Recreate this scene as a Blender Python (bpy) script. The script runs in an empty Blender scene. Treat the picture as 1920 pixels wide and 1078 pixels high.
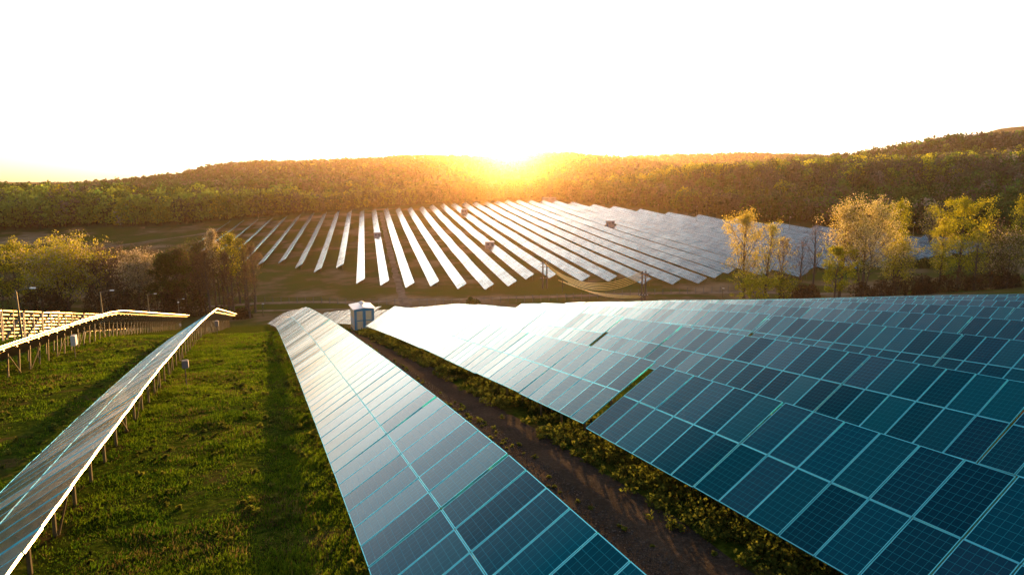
import bpy, math, random
import numpy as np
from mathutils import Matrix, Vector
R = math.radians
random.seed(7)
rng = np.random.default_rng(7)
scene = bpy.context.scene
COL = scene.collection

# ------------------------------------------------------------------ helpers
def tag(o, label=None, cat=None, group=None, kind=None):
    if label: o['label'] = label
    if cat: o['category'] = cat
    if group: o['group'] = group
    if kind: o['kind'] = kind
    return o

def empty(name, loc=(0, 0, 0)):
    o = bpy.data.objects.new(name, None)
    o.empty_display_size = 0.3
    o.location = loc
    COL.objects.link(o)
    return o

def link(name, me, parent=None):
    o = bpy.data.objects.new(name, me)
    COL.objects.link(o)
    if parent: o.parent = parent
    return o

class MB:
    """collects boxes, bars, tubes and faces into one mesh"""
    def __init__(self):
        self.v = []; self.f = []; self.m = []; self.uv = {}
    def quad(self, p, mi=0, uv=None):
        i = len(self.v); self.v += [tuple(q) for q in p]
        if uv: self.uv[len(self.f)] = uv
        self.f.append(tuple(range(i, i + len(p)))); self.m.append(mi)
    def hexa(self, p, mi=0):
        i = len(self.v); self.v += [tuple(q) for q in p]
        for f in ((0, 3, 2, 1), (4, 5, 6, 7), (0, 1, 5, 4), (1, 2, 6, 5), (2, 3, 7, 6), (3, 0, 4, 7)):
            self.f.append(tuple(i + j for j in f)); self.m.append(mi)
    def box(self, c, s, mi=0):
        x, y, z = c; a, b, d = s[0] / 2, s[1] / 2, s[2] / 2
        self.hexa([(x-a, y-b, z-d), (x+a, y-b, z-d), (x+a, y+b, z-d), (x-a, y+b, z-d),
                   (x-a, y-b, z+d), (x+a, y-b, z+d), (x+a, y+b, z+d), (x-a, y+b, z+d)], mi)
    def bar(self, p, q, w, h=None, mi=0):
        h = h or w
        p = Vector(p); q = Vector(q); d = (q - p).normalized()
        up = Vector((0, 0, 1)) if abs(d.z) < .95 else Vector((1, 0, 0))
        a = d.cross(up).normalized() * (w / 2); b = a.cross(d).normalized() * (h / 2)
        self.hexa([p - a - b, p + a - b, p + a + b, p - a + b, q - a - b, q + a - b, q + a + b, q - a + b], mi)
    def tube(self, pts, rad, n=6, mi=0, cap=True):
        pts = [Vector(p) for p in pts]; base = len(self.v)
        if not hasattr(rad, '__len__'): rad = [rad] * len(pts)
        for i, p in enumerate(pts):
            d = (pts[min(i+1, len(pts)-1)] - pts[max(i-1, 0)])
            d = d.normalized() if d.length > 1e-9 else Vector((0, 0, 1))
            up = Vector((0, 0, 1)) if abs(d.z) < .9 else Vector((1, 0, 0))
            a = d.cross(up).normalized(); b = a.cross(d)
            for j in range(n):
                t = 2 * math.pi * j / n
                self.v.append(tuple(p + (a * math.cos(t) + b * math.sin(t)) * rad[i]))
        for i in range(len(pts) - 1):
            for j in range(n):
                k = (j + 1) % n
                self.f.append((base+i*n+j, base+i*n+k, base+(i+1)*n+k, base+(i+1)*n+j)); self.m.append(mi)
        if cap:
            self.f.append(tuple(base + j for j in range(n))); self.m.append(mi)
            self.f.append(tuple(base + (len(pts)-1)*n + n-1-j for j in range(n))); self.m.append(mi)
    def mesh(self, name, mats, smooth=False):
        me = bpy.data.meshes.new(name)
        me.from_pydata(self.v, [], self.f)
        for m in (mats if isinstance(mats, (list, tuple)) else [mats]): me.materials.append(m)
        if any(self.m): me.polygons.foreach_set('material_index', self.m)
        if self.uv:
            l = me.uv_layers.new(name='UVMap')
            for fi, uv in self.uv.items():
                ls = me.polygons[fi].loop_start
                for j, c in enumerate(uv): l.data[ls + j].uv = c
        if smooth: me.polygons.foreach_set('use_smooth', [True] * len(me.polygons))
        me.update()
        return me
    def build(self, name, mats, parent=None, smooth=False):
        return link(name, self.mesh(name, mats, smooth), parent)

def big_mesh(name, verts, faces, mats, tint=None, mat_idx=None, smooth=False):
    """numpy mesh: faces (n, 3 or 4); tint = per-face colour (the plant's own colour)"""
    me = bpy.data.meshes.new(name)
    n, k = faces.shape
    me.vertices.add(len(verts)); me.vertices.foreach_set('co', np.asarray(verts, np.float32).ravel())
    me.loops.add(n * k); me.loops.foreach_set('vertex_index', faces.astype(np.int32).ravel())
    me.polygons.add(n)
    me.polygons.foreach_set('loop_start', np.arange(0, n * k, k, dtype=np.int32))
    for m in mats: me.materials.append(m)
    if mat_idx is not None: me.polygons.foreach_set('material_index', mat_idx.astype(np.int32))
    if smooth: me.polygons.foreach_set('use_smooth', np.ones(n, bool))
    if tint is not None:
        at = me.attributes.new('tint', 'FLOAT_COLOR', 'FACE')
        c = np.ones((n, 4), np.float32); c[:, :3] = tint
        at.data.foreach_set('color', c.ravel())
    me.update(calc_edges=True)
    return me

def vnoise(x, y, sc, seed=0):
    """smooth value noise 0..1"""
    x = np.asarray(x, float) / sc + 1000.3 + seed * 17.7; y = np.asarray(y, float) / sc + 1000.7 + seed * 9.1
    xi = np.floor(x).astype(np.int64); yi = np.floor(y).astype(np.int64)
    fx = x - xi; fy = y - yi; fx = fx*fx*(3-2*fx); fy = fy*fy*(3-2*fy)
    def h(i, j):
        n = (i * 374761393 + j * 668265263 + seed * 1442695041) & 0xffffffff
        n = ((n ^ (n >> 13)) * 1274126177) & 0xffffffff
        return ((n ^ (n >> 16)) & 0xffff) / 65535.0
    return (h(xi, yi)*(1-fx) + h(xi+1, yi)*fx)*(1-fy) + (h(xi, yi+1)*(1-fx) + h(xi+1, yi+1)*fx)*fy

def sstep(a, b, x):
    t = np.clip((x - a) / (b - a), 0, 1); return t*t*(3-2*t)

# ------------------------------------------------------------------ the lie of the land
W = 3.34; TILT = 0.5323; PITCH = 7.807
A1 = 0.39391; B1 = 0.060859; U01 = 1.58908; H1 = 6.3346        # near field rows
ca1, sa1 = math.cos(A1), math.sin(A1)
A2, B2, U02, H2, LAT2, C22, L22 = 0.2277, -0.0606, -11.9203, 47.4062, 0.0466, 0.4936, -0.0518   # far field rows
ca2, sa2 = math.cos(A2), math.sin(A2)
CREST = 62.0

def low_near(u, s):
    """height of the low panel edge in the near field"""
    k = np.clip((u - U01) / PITCH, -5, 9.5)
    sc = np.clip(s, -12, CREST); t = sc / 30
    z = -0.0083727*u - H1 - math.sin(B1)*sc - 1.12269*t*t + 0.143947*t**3 + k*(-0.210087*t + 0.007779*t*t)
    z = z - 0.0016*np.maximum(k - 1, 0)**2
    z = z - np.where(s > CREST, (s - CREST)*0.207, 0) - np.where(s < -12, (np.maximum(s, -70) + 12)*0.06, 0)
    return z
def low_far(u, s):
    k = np.clip((u - U02) / PITCH, -14, 34)
    uc = k*PITCH + U02
    t = (np.clip(s, 120, 460) - 300) / 100
    return uc*LAT2 - H2 - math.sin(B2)*np.clip(s, 0, 470) + C22*t*t + L22*k*t

# skylines: azimuth given by tan, height by tan of elevation
def px2t(px): return (np.asarray(px, float) - 960) / 1175
SK_MAIN = np.array([(-900, 352), (-300, 350), (0, 347), (130, 347), (200, 340), (260, 334), (350, 324), (420, 311), (480, 305), (600, 301), (700, 296),
                    (800, 293), (900, 292), (960, 293), (1000, 291), (1060, 288), (1100, 291), (1150, 296), (1250, 306), (1350, 322), (1500, 345), (1700, 365), (2600, 380)], float)
SK_MID = np.array([(-900, 370), (900, 370), (1050, 345), (1180, 298), (1250, 294), (1350, 294), (1450, 294), (1530, 297), (1650, 304), (2600, 310)], float)
SK_RIGHT = np.array([(-900, 420), (900, 420), (1050, 385), (1180, 352), (1300, 328), (1400, 312), (1490, 300), (1560, 294), (1680, 276), (1760, 266), (1830, 260), (1920, 256), (2100, 246), (2600, 230)], float)
SK_NEAR = np.array([(-900, 392), (-300, 390), (0, 388), (250, 384), (430, 382), (480, 392), (600, 402), (900, 402), (1000, 388), (1100, 368), (1180, 356), (1260, 342), (1400, 333), (1500, 328), (1600, 322), (1700, 318), (1810, 312), (1920, 312), (2200, 306), (2600, 300)], float)
SK_FAR = np.array([(-900, 360), (1500, 360), (1650, 300), (1750, 268), (1800, 258), (1850, 246), (1920, 238), (2050, 232), (2600, 240)], float)
def sky_h(sk, tn, r):
    py = np.interp(tn, px2t(sk[:, 0]), sk[:, 1])
    return (338.2 - py) / 1175 * r * np.cos(np.arctan(tn))
def hill(sk, tn, r, r0, rr, base, drop, p=1.0):
    zr = sky_h(sk, tn, rr) - drop
    g = np.clip((r - r0) / (rr - r0), 0, 1)**p
    g = g*g*(3-2*g)*0.45 + g*0.55
    back = np.clip((r - rr) / (rr*0.7), 0, 1)
    return np.where(r < rr, base + (zr - base)*g, zr + (base - zr)*back*back*(3-2*back)) - np.where(r < r0, (r0 - r)*0.3, 0)
def smax(a, b, k):
    h = np.clip(0.5 + 0.5*(a - b)/k, 0, 1)
    return b + (a - b)*h + k*h*(1-h)

AZF = np.array([-180, -60, -42, -36, -30, -22, -14, 0, 3, 7, 12.6, 16, 22, 33, 45, 60, 180], float)
RF = np.array([420, 420, 440, 445, 425, 430, 446, 478, 474, 440, 408, 378, 348, 314, 280, 260, 260], float)
def forest_edge(az): return np.interp(az, AZF, RF)

def ground_z(x, y):
    x = np.asarray(x, float); y = np.asarray(y, float)
    u1 = x*ca1 + y*sa1; s1 = (-x*sa1 + y*ca1) / math.cos(B1)
    u2 = x*ca2 + y*sa2; s2 = (-x*sa2 + y*ca2) / math.cos(B2)
    kk = (u1 - U01)/PITCH
    zn = low_near(u1, s1) - 0.56 - 0.08*sstep(0.1, 0.9, kk)
    zf = low_far(u2, s2) - 0.8
    r = np.hypot(x, y); az = np.degrees(np.arctan2(x, y))
    tn = np.tan(np.radians(np.clip(az, -62, 62)))
    zf = np.where(np.abs(az) > 90, -50, zf)
    zv = -35.2 + 0.012*np.clip(u1, -60, 120)
    z = smax(zn, smax(zf, zv, 2.0), 1.5)
    w = sstep(70, 160, np.abs(az))
    rf = forest_edge(az)
    r0 = np.interp(az, [-60, -20, -12, 60], [740, 700, 480, 480])
    hz = np.maximum(hill(SK_MAIN, tn, r, np.maximum(rf, r0), 1400.0, np.minimum(z - 1, -24.), 8), hill(SK_RIGHT, tn, r, np.maximum(rf, 560.), 900.0, -12.0, 8))
    hz = np.maximum(hz, hill(SK_NEAR, tn, r, rf, 520.0, z - 1, 0))
    hz = np.maximum(hz, hill(SK_MID, tn, r, 1450.0, 2000.0, -70.0, 0))
    hz = np.maximum(hz, hill(SK_FAR, tn, r, 1500.0, 2600.0, -70.0, 0))
    hz = hz + (vnoise(x, y, 90, 3) - .5)*7*sstep(0, 250, r - rf)
    z = np.where(r > rf, smax(hz, z, 3.0), z)
    near = 1 - sstep(60, 120, r)
    z = z + near*((vnoise(x, y, 2.3, 1) - .5)*0.10 + (vnoise(x, y, 0.7, 2) - .5)*0.04) + (1-near)*(vnoise(x, y, 14, 4) - .5)*0.5
    return z
def gz(x, y): return float(ground_z(np.array([x]), np.array([y]))[0])
def uv1(u, s):       # near field grid -> world xy
    v = np.asarray(s)*math.cos(B1)
    return u*ca1 - v*sa1, u*sa1 + v*ca1
def uv2(u, s):
    v = np.asarray(s)*math.cos(B2)
    return u*ca2 - v*sa2, u*sa2 + v*ca2
def at(px, Z):       # ground point seen in that direction at that distance
    return ((px - 960)/1175*Z, Z)

# ------------------------------------------------------------------ materials
def mat(name):
    m = bpy.data.materials.new(name); m.use_nodes = True
    nt = m.node_tree; nt.nodes.clear()
    return m, nt.nodes, nt.links
def nd(N, t, **kw):
    n = N.new(t)
    for k, v in kw.items():
        if k in n.inputs: n.inputs[k].default_value = v
        else: setattr(n, k, v)
    return n
def c4(c): return (c[0], c[1], c[2], 1)
def simple(name, col, rough=.6, metal=0., var=.15, scale=3., bump=0.):
    m, N, L = mat(name)
    out = nd(N, 'ShaderNodeOutputMaterial'); b = nd(N, 'ShaderNodeBsdfPrincipled', Roughness=rough, Metallic=metal)
    tc = nd(N, 'ShaderNodeTexCoord'); no = nd(N, 'ShaderNodeTexNoise', Scale=scale, Detail=4.)
    mx = nd(N, 'ShaderNodeMix', data_type='RGBA')
    mx.inputs[6].default_value = c4([c*(1-var) for c in col]); mx.inputs[7].default_value = c4([min(1, c*(1+var)) for c in col])
    L.new(tc.outputs['Object'], no.inputs['Vector']); L.new(no.outputs[0], mx.inputs[0])
    L.new(mx.outputs[2], b.inputs['Base Color']); L.new(b.outputs[0], out.inputs[0])
    if bump:
        bp = nd(N, 'ShaderNodeBump', Strength=bump); L.new(no.outputs[0], bp.inputs['Height']); L.new(bp.outputs[0], b.inputs['Normal'])
    return m
def leafmat(name, transl=.45, rough=.6, tintmul=1.0):
    """foliage: the plant's own colour from the face attribute, part of the light passing through"""
    m, N, L = mat(name)
    out = nd(N, 'ShaderNodeOutputMaterial'); at_ = nd(N, 'ShaderNodeAttribute', attribute_name='tint')
    d = nd(N, 'ShaderNodeBsdfDiffuse'); t = nd(N, 'ShaderNodeBsdfTranslucent'); mx = nd(N, 'ShaderNodeMixShader', Fac=transl)
    L.new(at_.outputs[0], d.inputs[0]); L.new(at_.outputs[0], t.inputs[0])
    L.new(d.outputs[0], mx.inputs[1]); L.new(t.outputs[0], mx.inputs[2]); L.new(mx.outputs[0], out.inputs[0])
    return m

def pv_material(name, far=False):
    m, N, L = mat(name)
    out = nd(N, 'ShaderNodeOutputMaterial')
    uvn = nd(N, 'ShaderNodeUVMap'); sep = nd(N, 'ShaderNodeSeparateXYZ'); L.new(uvn.outputs[0], sep.inputs[0])
    def math_(op, a, b_=None, c=None):
        n = nd(N, 'ShaderNodeMath', operation=op)
        for i, q in enumerate((a, b_, c)):
            if q is None: continue
            if isinstance(q, (int, float)): n.inputs[i].default_value = q
            else: L.new(q, n.inputs[i])
        return n.outputs[0]
    def grid(coord, n, w):
        f = math_('FRACT', math_('MULTIPLY', coord, n))
        d = math_('ABSOLUTE', math_('SUBTRACT', f, .5))
        return math_('GREATER_THAN', d, .5 - w)
    if far:
        fx = math_('FLOOR', sep.outputs[0]); fy = math_('FLOOR', sep.outputs[1])
        cx = nd(N, 'ShaderNodeCombineXYZ'); L.new(fx, cx.inputs[0]); L.new(fy, cx.inputs[1])
        oi = nd(N, 'ShaderNodeObjectInfo'); L.new(oi.outputs['Random'], cx.inputs[2])
        wn = nd(N, 'ShaderNodeTexWhiteNoise', noise_dimensions='3D'); L.new(cx.outputs[0], wn.inputs['Vector'])
        rnd = wn.outputs['Value']
        line = math_('MAXIMUM', grid(sep.outputs[0], 1, .03), grid(sep.outputs[1], 1, .018))
    else:
        oi = nd(N, 'ShaderNodeObjectInfo'); rnd = oi.outputs['Random']
        line = math_('MAXIMUM', grid(sep.outputs[0], 6, .030), grid(sep.outputs[1], 10, .030))
        bus = grid(sep.outputs[0], 18, .035)
    ramp = nd(N, 'ShaderNodeValToRGB'); L.new(rnd, ramp.inputs[0])
    cols = [(0, (.0002, .009, .024)), (.28, (.0003, .022, .034)), (.50, (.003, .005, .022)), (.68, (.0003, .056, .066)), (.86, (.0006, .016, .034)), (1, (.016, .008, .024))]
    el = ramp.color_ramp.elements
    el[0].position, el[0].color = cols[0][0], c4(cols[0][1]); el[1].position, el[1].color = 1, c4(cols[-1][1])
    for p, c in cols[1:-1]:
        e = el.new(p); e.color = c4(c)
    mx = nd(N, 'ShaderNodeMix', data_type='RGBA'); L.new(line, mx.inputs[0]); L.new(ramp.outputs[0], mx.inputs[6])
    mx.inputs[7].default_value = (.016, .12, .15, 1) if not far else (.5, .55, .56, 1)
    colr = mx.outputs[2]
    if not far:
        m2 = nd(N, 'ShaderNodeMix', data_type='RGBA'); L.new(math_('MULTIPLY', bus, .25), m2.inputs[0]); L.new(colr, m2.inputs[6]); m2.inputs[7].default_value = (.02, .09, .11, 1)
        colr = m2.outputs[2]
    tc = nd(N, 'ShaderNodeTexCoord'); no = nd(N, 'ShaderNodeTexNoise', Scale=1.3, Detail=5.); L.new(tc.outputs['Object'], no.inputs['Vector'])
    # a film of dust, thicker in streaks
    n2 = nd(N, 'ShaderNodeTexNoise', Scale=2.2, Detail=6., Roughness=.7); mp = nd(N, 'ShaderNodeMapping'); mp.inputs['Scale'].default_value = (.35, 3, 1)
    L.new(tc.outputs['Object'], mp.inputs[0]); L.new(mp.outputs[0], n2.inputs['Vector'])
    du = nd(N, 'ShaderNodeMix', data_type='RGBA'); L.new(math_('MULTIPLY', math_('POWER', n2.outputs[0], 3.0), .35), du.inputs[0]); L.new(colr, du.inputs[6]); du.inputs[7].default_value = (.030, .055, .060, 1)
    d = nd(N, 'ShaderNodeBsdfDiffuse'); L.new(du.outputs[2], d.inputs[0])
    # blue-green anti-reflective coating, gloss a little different from module to module
    g2 = nd(N, 'ShaderNodeBsdfGlossy'); g2.inputs['Color'].default_value = (.02, .80, 1, 1)
    ro = math_('MULTIPLY_ADD', no.outputs[0], .12, math_('MULTIPLY_ADD', rnd, .09, .10)); L.new(ro, g2.inputs['Roughness'])
    m1 = nd(N, 'ShaderNodeMixShader'); L.new(math_('MULTIPLY_ADD', rnd, .03, .030), m1.inputs[0]); L.new(d.outputs[0], m1.inputs[1]); L.new(g2.outputs[0], m1.inputs[2])
    # soiled cover glass: reflects more and more towards grazing angles
    lw = nd(N, 'ShaderNodeLayerWeight', Blend=.5)
    fac = math_('MAXIMUM', math_('MULTIPLY_ADD', math_('POWER', lw.outputs['Facing'], 3.4), math_('MULTIPLY_ADD', rnd, .50 if far else .24, .66 if far else .86), -.040), 0.0)
    gl = nd(N, 'ShaderNodeBsdfGlossy'); gl.inputs['Color'].default_value = (.87, .96, 1, 1); L.new(ro, gl.inputs['Roughness'])
    ms = nd(N, 'ShaderNodeMixShader'); L.new(fac, ms.inputs[0]); L.new(m1.outputs[0], ms.inputs[1]); L.new(gl.outputs[0], ms.inputs[2])
    L.new(ms.outputs[0], out.inputs[0])
    return m
M = {}
M['pv'] = pv_material('pv_glass'); M['pvfar'] = pv_material('pv_glass_far', True)
M['alu'] = simple('aluminium_frame', (.11, .62, .70), .36, .80, .08, 2)  # cyan reflection of the sky put into the frame colour
M['alu_side'] = simple('aluminium_side', (.78, .72, .56), .42, .85, .06, 2)  # same frame metal, its colour warmed to paint golden sun glints
M['steel'] = simple('galvanised_steel', (.18, .145, .085), .42, .75, .2, 4)
M['rail'] = simple('rail_steel', (.46, .33, .12), .48, .7, .12, 2)  # gold of the low sunlight put into the steel colour
M['back'] = simple('panel_backsheet', (.11, .085, .07), .6, 0, .1, 2)
M['leaf'] = leafmat('leaf'); M['grass'] = leafmat('grass_blade', .5); M['canopy'] = leafmat('canopy', .42)
M['bark'] = simple('bark', (.055, .042, .032), .9, 0, .4, 2.5, .3)
M['wood'] = simple('pole_wood', (.10, .075, .055), .85, 0, .3, 3)
M['fence'] = simple('fence_steel', (.14, .13, .12), .6, .4, .2, 3)
M['blue'] = simple('blue_paint', (.05, .26, .40), .45, 0, .12, 3)
M['beige'] = simple('beige_panel', (.80, .60, .32), .55, 0, .12, 3)
M['whiteroof'] = simple('white_roof', (.75, .74, .72), .5, 0, .08, 2)
M['white'] = simple('white_paint', (.72, .71, .68), .5, 0, .1, 2)
M['greybox'] = simple('grey_enclosure', (.22, .20, .21), .55, 0, .12, 2)
M['dark'] = simple('dark_metal', (.05, .05, .055), .5, .3, .2, 3)
M['roof'] = simple('tile_roof', (.22, .09, .06), .8, 0, .25, 4)
M['cable'] = simple('cable_aluminium', (.90, .58, .14), .45, .35, .1, 1)  # golden gleam of the sun put into the cable colour
M['plaster'] = simple('plaster', (.55, .53, .48), .8, 0, .1, 1)

def ground_material(name, kind):
    m, N, L = mat(name)
    out = nd(N, 'ShaderNodeOutputMaterial'); b = nd(N, 'ShaderNodeBsdfPrincipled', Roughness=.95)
    b.inputs['Specular IOR Level'].default_value = 0
    geo = nd(N, 'ShaderNodeNewGeometry')
    def noise(sc, det=5., ro=.6):
        n = nd(N, 'ShaderNodeTexNoise', Scale=sc, Detail=det, Roughness=ro); L.new(geo.outputs['Position'], n.inputs['Vector']); return n.outputs[0]
    def ramp(fac, stops):
        r = nd(N, 'ShaderNodeValToRGB'); L.new(fac, r.inputs[0]); el = r.color_ramp.elements
        el[0].position, el[0].color = stops[0][0], c4(stops[0][1]); el[1].position, el[1].color = stops[-1][0], c4(stops[-1][1])
        for p, c in stops[1:-1]:
            e = el.new(p); e.color = c4(c)
        return r.outputs[0]
    def mix(f, a, b_):
        n = nd(N, 'ShaderNodeMix', data_type='RGBA'); L.new(f, n.inputs[0]); L.new(a, n.inputs[6]); L.new(b_, n.inputs[7]); return n.outputs[2]
    if kind == 'meadow':
        fine = ramp(noise(5.), [(.3, (.008, .016, .002)), (.5, (.026, .042, .004)), (.7, (.060, .076, .008))])
        big = ramp(noise(.05, 6.), [(.38, (.052, .072, .012)), (.49, (.070, .070, .018)), (.56, (.13, .096, .046)), (.70, (.24, .175, .105))])
        soil = ramp(noise(7.), [(.3, (.022, .018, .006)), (.7, (.085, .060, .022))])
        pm = ramp(noise(.55, 6., .65), [(.52, (0, 0, 0)), (.66, (1, 1, 1))])
        near = mix(pm, fine, soil)
        # distance from the near terrace (in metres) decides which ground cover grows
        ln = nd(N, 'ShaderNodeVectorMath', operation='LENGTH'); L.new(geo.outputs['Position'], ln.inputs[0])
        mr = nd(N, 'ShaderNodeMapRange'); mr.inputs[1].default_value = 125; mr.inputs[2].default_value = 165
        L.new(ln.outputs['Value'], mr.inputs[0])
        col = mix(mr.outputs[0], near, big)
        h = noise(6.)
        bs = .5
    elif kind == 'gravel':
        col = ramp(noise(9., 6., .75), [(.3, (.016, .013, .010)), (.5, (.042, .035, .029)), (.62, (.075, .064, .053)), (.75, (.17, .15, .13))])
        big = ramp(noise(.7, 4.), [(.4, (.024, .019, .012)), (.65, (.070, .050, .032))])
        n = nd(N, 'ShaderNodeMix', data_type='RGBA'); n.inputs[0].default_value = .4; L.new(col, n.inputs[6]); L.new(big, n.inputs[7]); col = n.outputs[2]
        h = noise(22.); bs = .8
    elif kind == 'dirt':
        col = ramp(noise(.35, 6.), [(.3, (.09, .07, .045)), (.5, (.17, .13, .09)), (.7, (.24, .19, .14))])
        h = noise(2.); bs = .4
    else:
        col = ramp(noise(.03, 6.), [(.35, (.030, .054, .018)), (.55, (.044, .060, .022)), (.7, (.06, .080, .026))])
        h = noise(.3); bs = .6
    bp = nd(N, 'ShaderNodeBump', Strength=bs, Distance=.1); L.new(h, bp.inputs['Height']); L.new(bp.outputs[0], b.inputs['Normal'])
    L.new(col, b.inputs['Base Color']); L.new(b.outputs[0], out.inputs[0])
    return m
M['meadow'] = ground_material('meadow', 'meadow'); M['gravel'] = ground_material('gravel', 'gravel')
M['dirt'] = ground_material('dirt', 'dirt'); M['hillsoil'] = ground_material('hill_soil', 'hill')

# ------------------------------------------------------------------ ground and hills: one height sheet
def build_ground():
    az = np.concatenate([np.arange(-60, 60.01, .3), np.arange(66, 300, 6.)])
    r = np.concatenate([[0.0], np.geomspace(1.5, 70, 130), np.geomspace(71.5, 500, 130), np.geomspace(510, 4200, 70)])
    na, nr = len(az), len(r)
    AZ, RR = np.meshgrid(np.radians(az), r, indexing='ij')
    X = RR*np.sin(AZ); Y = RR*np.cos(AZ); Z = ground_z(X, Y)
    V = np.stack([X, Y, Z], -1).reshape(-1, 3)
    i, j = np.meshgrid(np.arange(na), np.arange(nr - 1), indexing='ij')
    i2 = (i + 1) % na
    F = np.stack([i*nr + j, i2*nr + j, i2*nr + j + 1, i*nr + j + 1], -1).reshape(-1, 4)[:, ::-1]
    rc = (r[:-1] + r[1:]) / 2
    azc = (np.degrees(AZ[:, 0]) + 180) % 360 - 180
    isf = (rc[None, :] > forest_edge(azc)[:, None]).reshape(-1)
    for nm, sel, mt in (('ground', ~isf, 'meadow'), ('hills', isf, 'hillsoil')):
        ff = F[sel]; used, inv = np.unique(ff, return_inverse=True)
        me = big_mesh(nm, V[used], inv.reshape(ff.shape), [M[mt]], smooth=True)
        tag(link(nm, me), kind='structure')
build_ground()

def strip(name, pts, width, material, n=200, lift=.02, wob=.0, cross=7):
    """a path draped on the ground"""
    pts = np.array(pts, float)
    d = np.r_[0, np.cumsum(np.hypot(*np.diff(pts, axis=0).T))]
    t = np.linspace(0, d[-1], n)
    P = np.stack([np.interp(t, d, pts[:, 0]), np.interp(t, d, pts[:, 1])], 1)
    T = np.gradient(P, axis=0); T /= np.linalg.norm(T, axis=1)[:, None]
    Nn = np.stack([T[:, 1], -T[:, 0]], 1)
    w = width*(1 + wob*(vnoise(t, t*0, 3.1, 5) - .5)*2)
    c = np.linspace(-.5, .5, cross)
    Q = P[:, None, :] + Nn[:, None, :]*(w[:, None]*c[None, :])[..., None]
    Zq = ground_z(Q[..., 0], Q[..., 1]) + lift - .06*np.abs(c)[None, :]**3*8*lift/.02*.3
    V = np.concatenate([Q, Zq[..., None]], -1).reshape(-1, 3)
    i, j = np.meshgrid(np.arange(n - 1), np.arange(cross - 1), indexing='ij')
    F = np.stack([i*cross+j, i*cross+j+1, (i+1)*cross+j+1, (i+1)*cross+j], -1).reshape(-1, 4)
    return tag(link(name, big_mesh(name, V, F, [M[material]], smooth=True)), kind='structure')

x, y = uv1(np.full(40, 6.7), np.linspace(2, 62, 40))
strip('gravel_track', list(zip(x, y)), 4.3, 'gravel', 420, .035, .10, 14)
strip('dirt_road', [at(300, 172), at(480, 178), at(760, 180), at(1000, 181), at(1200, 180), at(1400, 177), at(1700, 165)], 3.2, 'dirt', 200, .05, .25)
strip('dirt_path', [at(470, 168), at(640, 168), at(800, 166), at(950, 163)], 1.6, 'dirt', 100, .05, .3)
x, y = uv2(np.full(60, U02 + 2.6*PITCH + 1.3), np.linspace(165, 428, 60))
strip('field_track', list(zip(x, y)), 2.4, 'dirt', 200, .05, .3)
strip('meadow_path', [at(150, 300), at(260, 320), at(340, 335), at(420, 352), at(520, 372)], 3, 'dirt', 80, .06, .4)

# ------------------------------------------------------------------ near field: solar tables
MP = 0.8745; ML = 1.655; TL = 5.26
cT, sT = math.cos(TILT), math.sin(TILT)
def slope_pt(w, n=0.0, y=0.0):       # point on the tilted plane, local table frame
    return Vector((-W*cT/2 + w*cT - n*sT, y, 0.72 + w*sT + n*cT))
def panel_mesh(split):
    a, b, lip, th = ML/2, (MP - .024)/2, .014, .04
    fr, gl = MB(), MB()
    o = [(-a, -b), (a, -b), (a, b), (-a, b)]; q = [(-a+lip, -b+lip), (a-lip, -b+lip), (a-lip, b-lip), (-a+lip, b-lip)]
    for i in range(4):
        j = (i + 1) % 4
        fr.quad([(*o[i], 0), (*o[j], 0), (*q[j], 0), (*q[i], 0)], 0)
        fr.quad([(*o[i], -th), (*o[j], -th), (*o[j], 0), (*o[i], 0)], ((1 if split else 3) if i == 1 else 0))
        fr.quad([(*q[i], 0), (*q[j], 0), (*q[j], -.004), (*q[i], -.004)], 0)
    uv = [(0, 0), (0, 1), (1, 1), (1, 0)]
    top = ([(*q[k], -.004) for k in range(4)], [(0, 0), (0, 1), (1, 1), (1, 0)])
    bot = [(*o[k], -th) for k in (3, 2, 1, 0)]
    if split:
        gl.quad(top[0], 0, top[1]); gl.quad(bot, 1)
        return gl.mesh('solar_panel', [M['pv'], M['back']]), fr.mesh('panel_frame', [M['alu'], M['alu_side']])
    fr.quad(top[0], 1, top[1]); fr.quad(bot, 2)
    return fr.mesh('solar_panel', [M['alu'], M['pv'], M['back'], M['alu_side']]), None
ME_GLASS, ME_FRAME = panel_mesh(True)
ME_PANEL, _ = panel_mesh(False)
def post_mesh(tall):
    m = MB()
    if tall: m.bar((W*cT/2 - 1.28, 0, -.4), (W*cT/2 - 1.28, 0, slope_pt(W - 1.28/cT).z - .17), .09, .07)
    else: m.bar((-W*cT/2 + .55, 0, -.4), (-W*cT/2 + .55, 0, slope_pt(.55/cT).z - .17), .09, .06)
    return m.mesh('tall_post' if tall else 'short_post', [M['steel']])
def rafter_mesh():
    m = MB(); m.bar(slope_pt(.15, -.145), slope_pt(W - .5, -.145), .07, .09); return m.mesh('rafter', [M['steel']])
def purlin_mesh():
    m = MB(); m.box((0, 0, 0), (.05, TL - .1, .055)); return m.mesh('purlin', [M['rail']])
def brace_mesh(flip):
    m = MB(); xx = W*cT/2 - 1.21; z1 = slope_pt(W - 1.28/cT).z - .35
    m.bar((xx, -TL/3*flip, .15), (xx, 0, z1), .04, .03); return m.mesh('brace', [M['steel']])
ME_TALL, ME_SHORT, ME_RAF, ME_PUR, ME_BR = post_mesh(True), post_mesh(False), rafter_mesh(), purlin_mesh(), brace_mesh(1)
ME_BR2 = brace_mesh(-1)
PANEL_ROT = Matrix.Rotation(-TILT, 4, 'Y')
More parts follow.
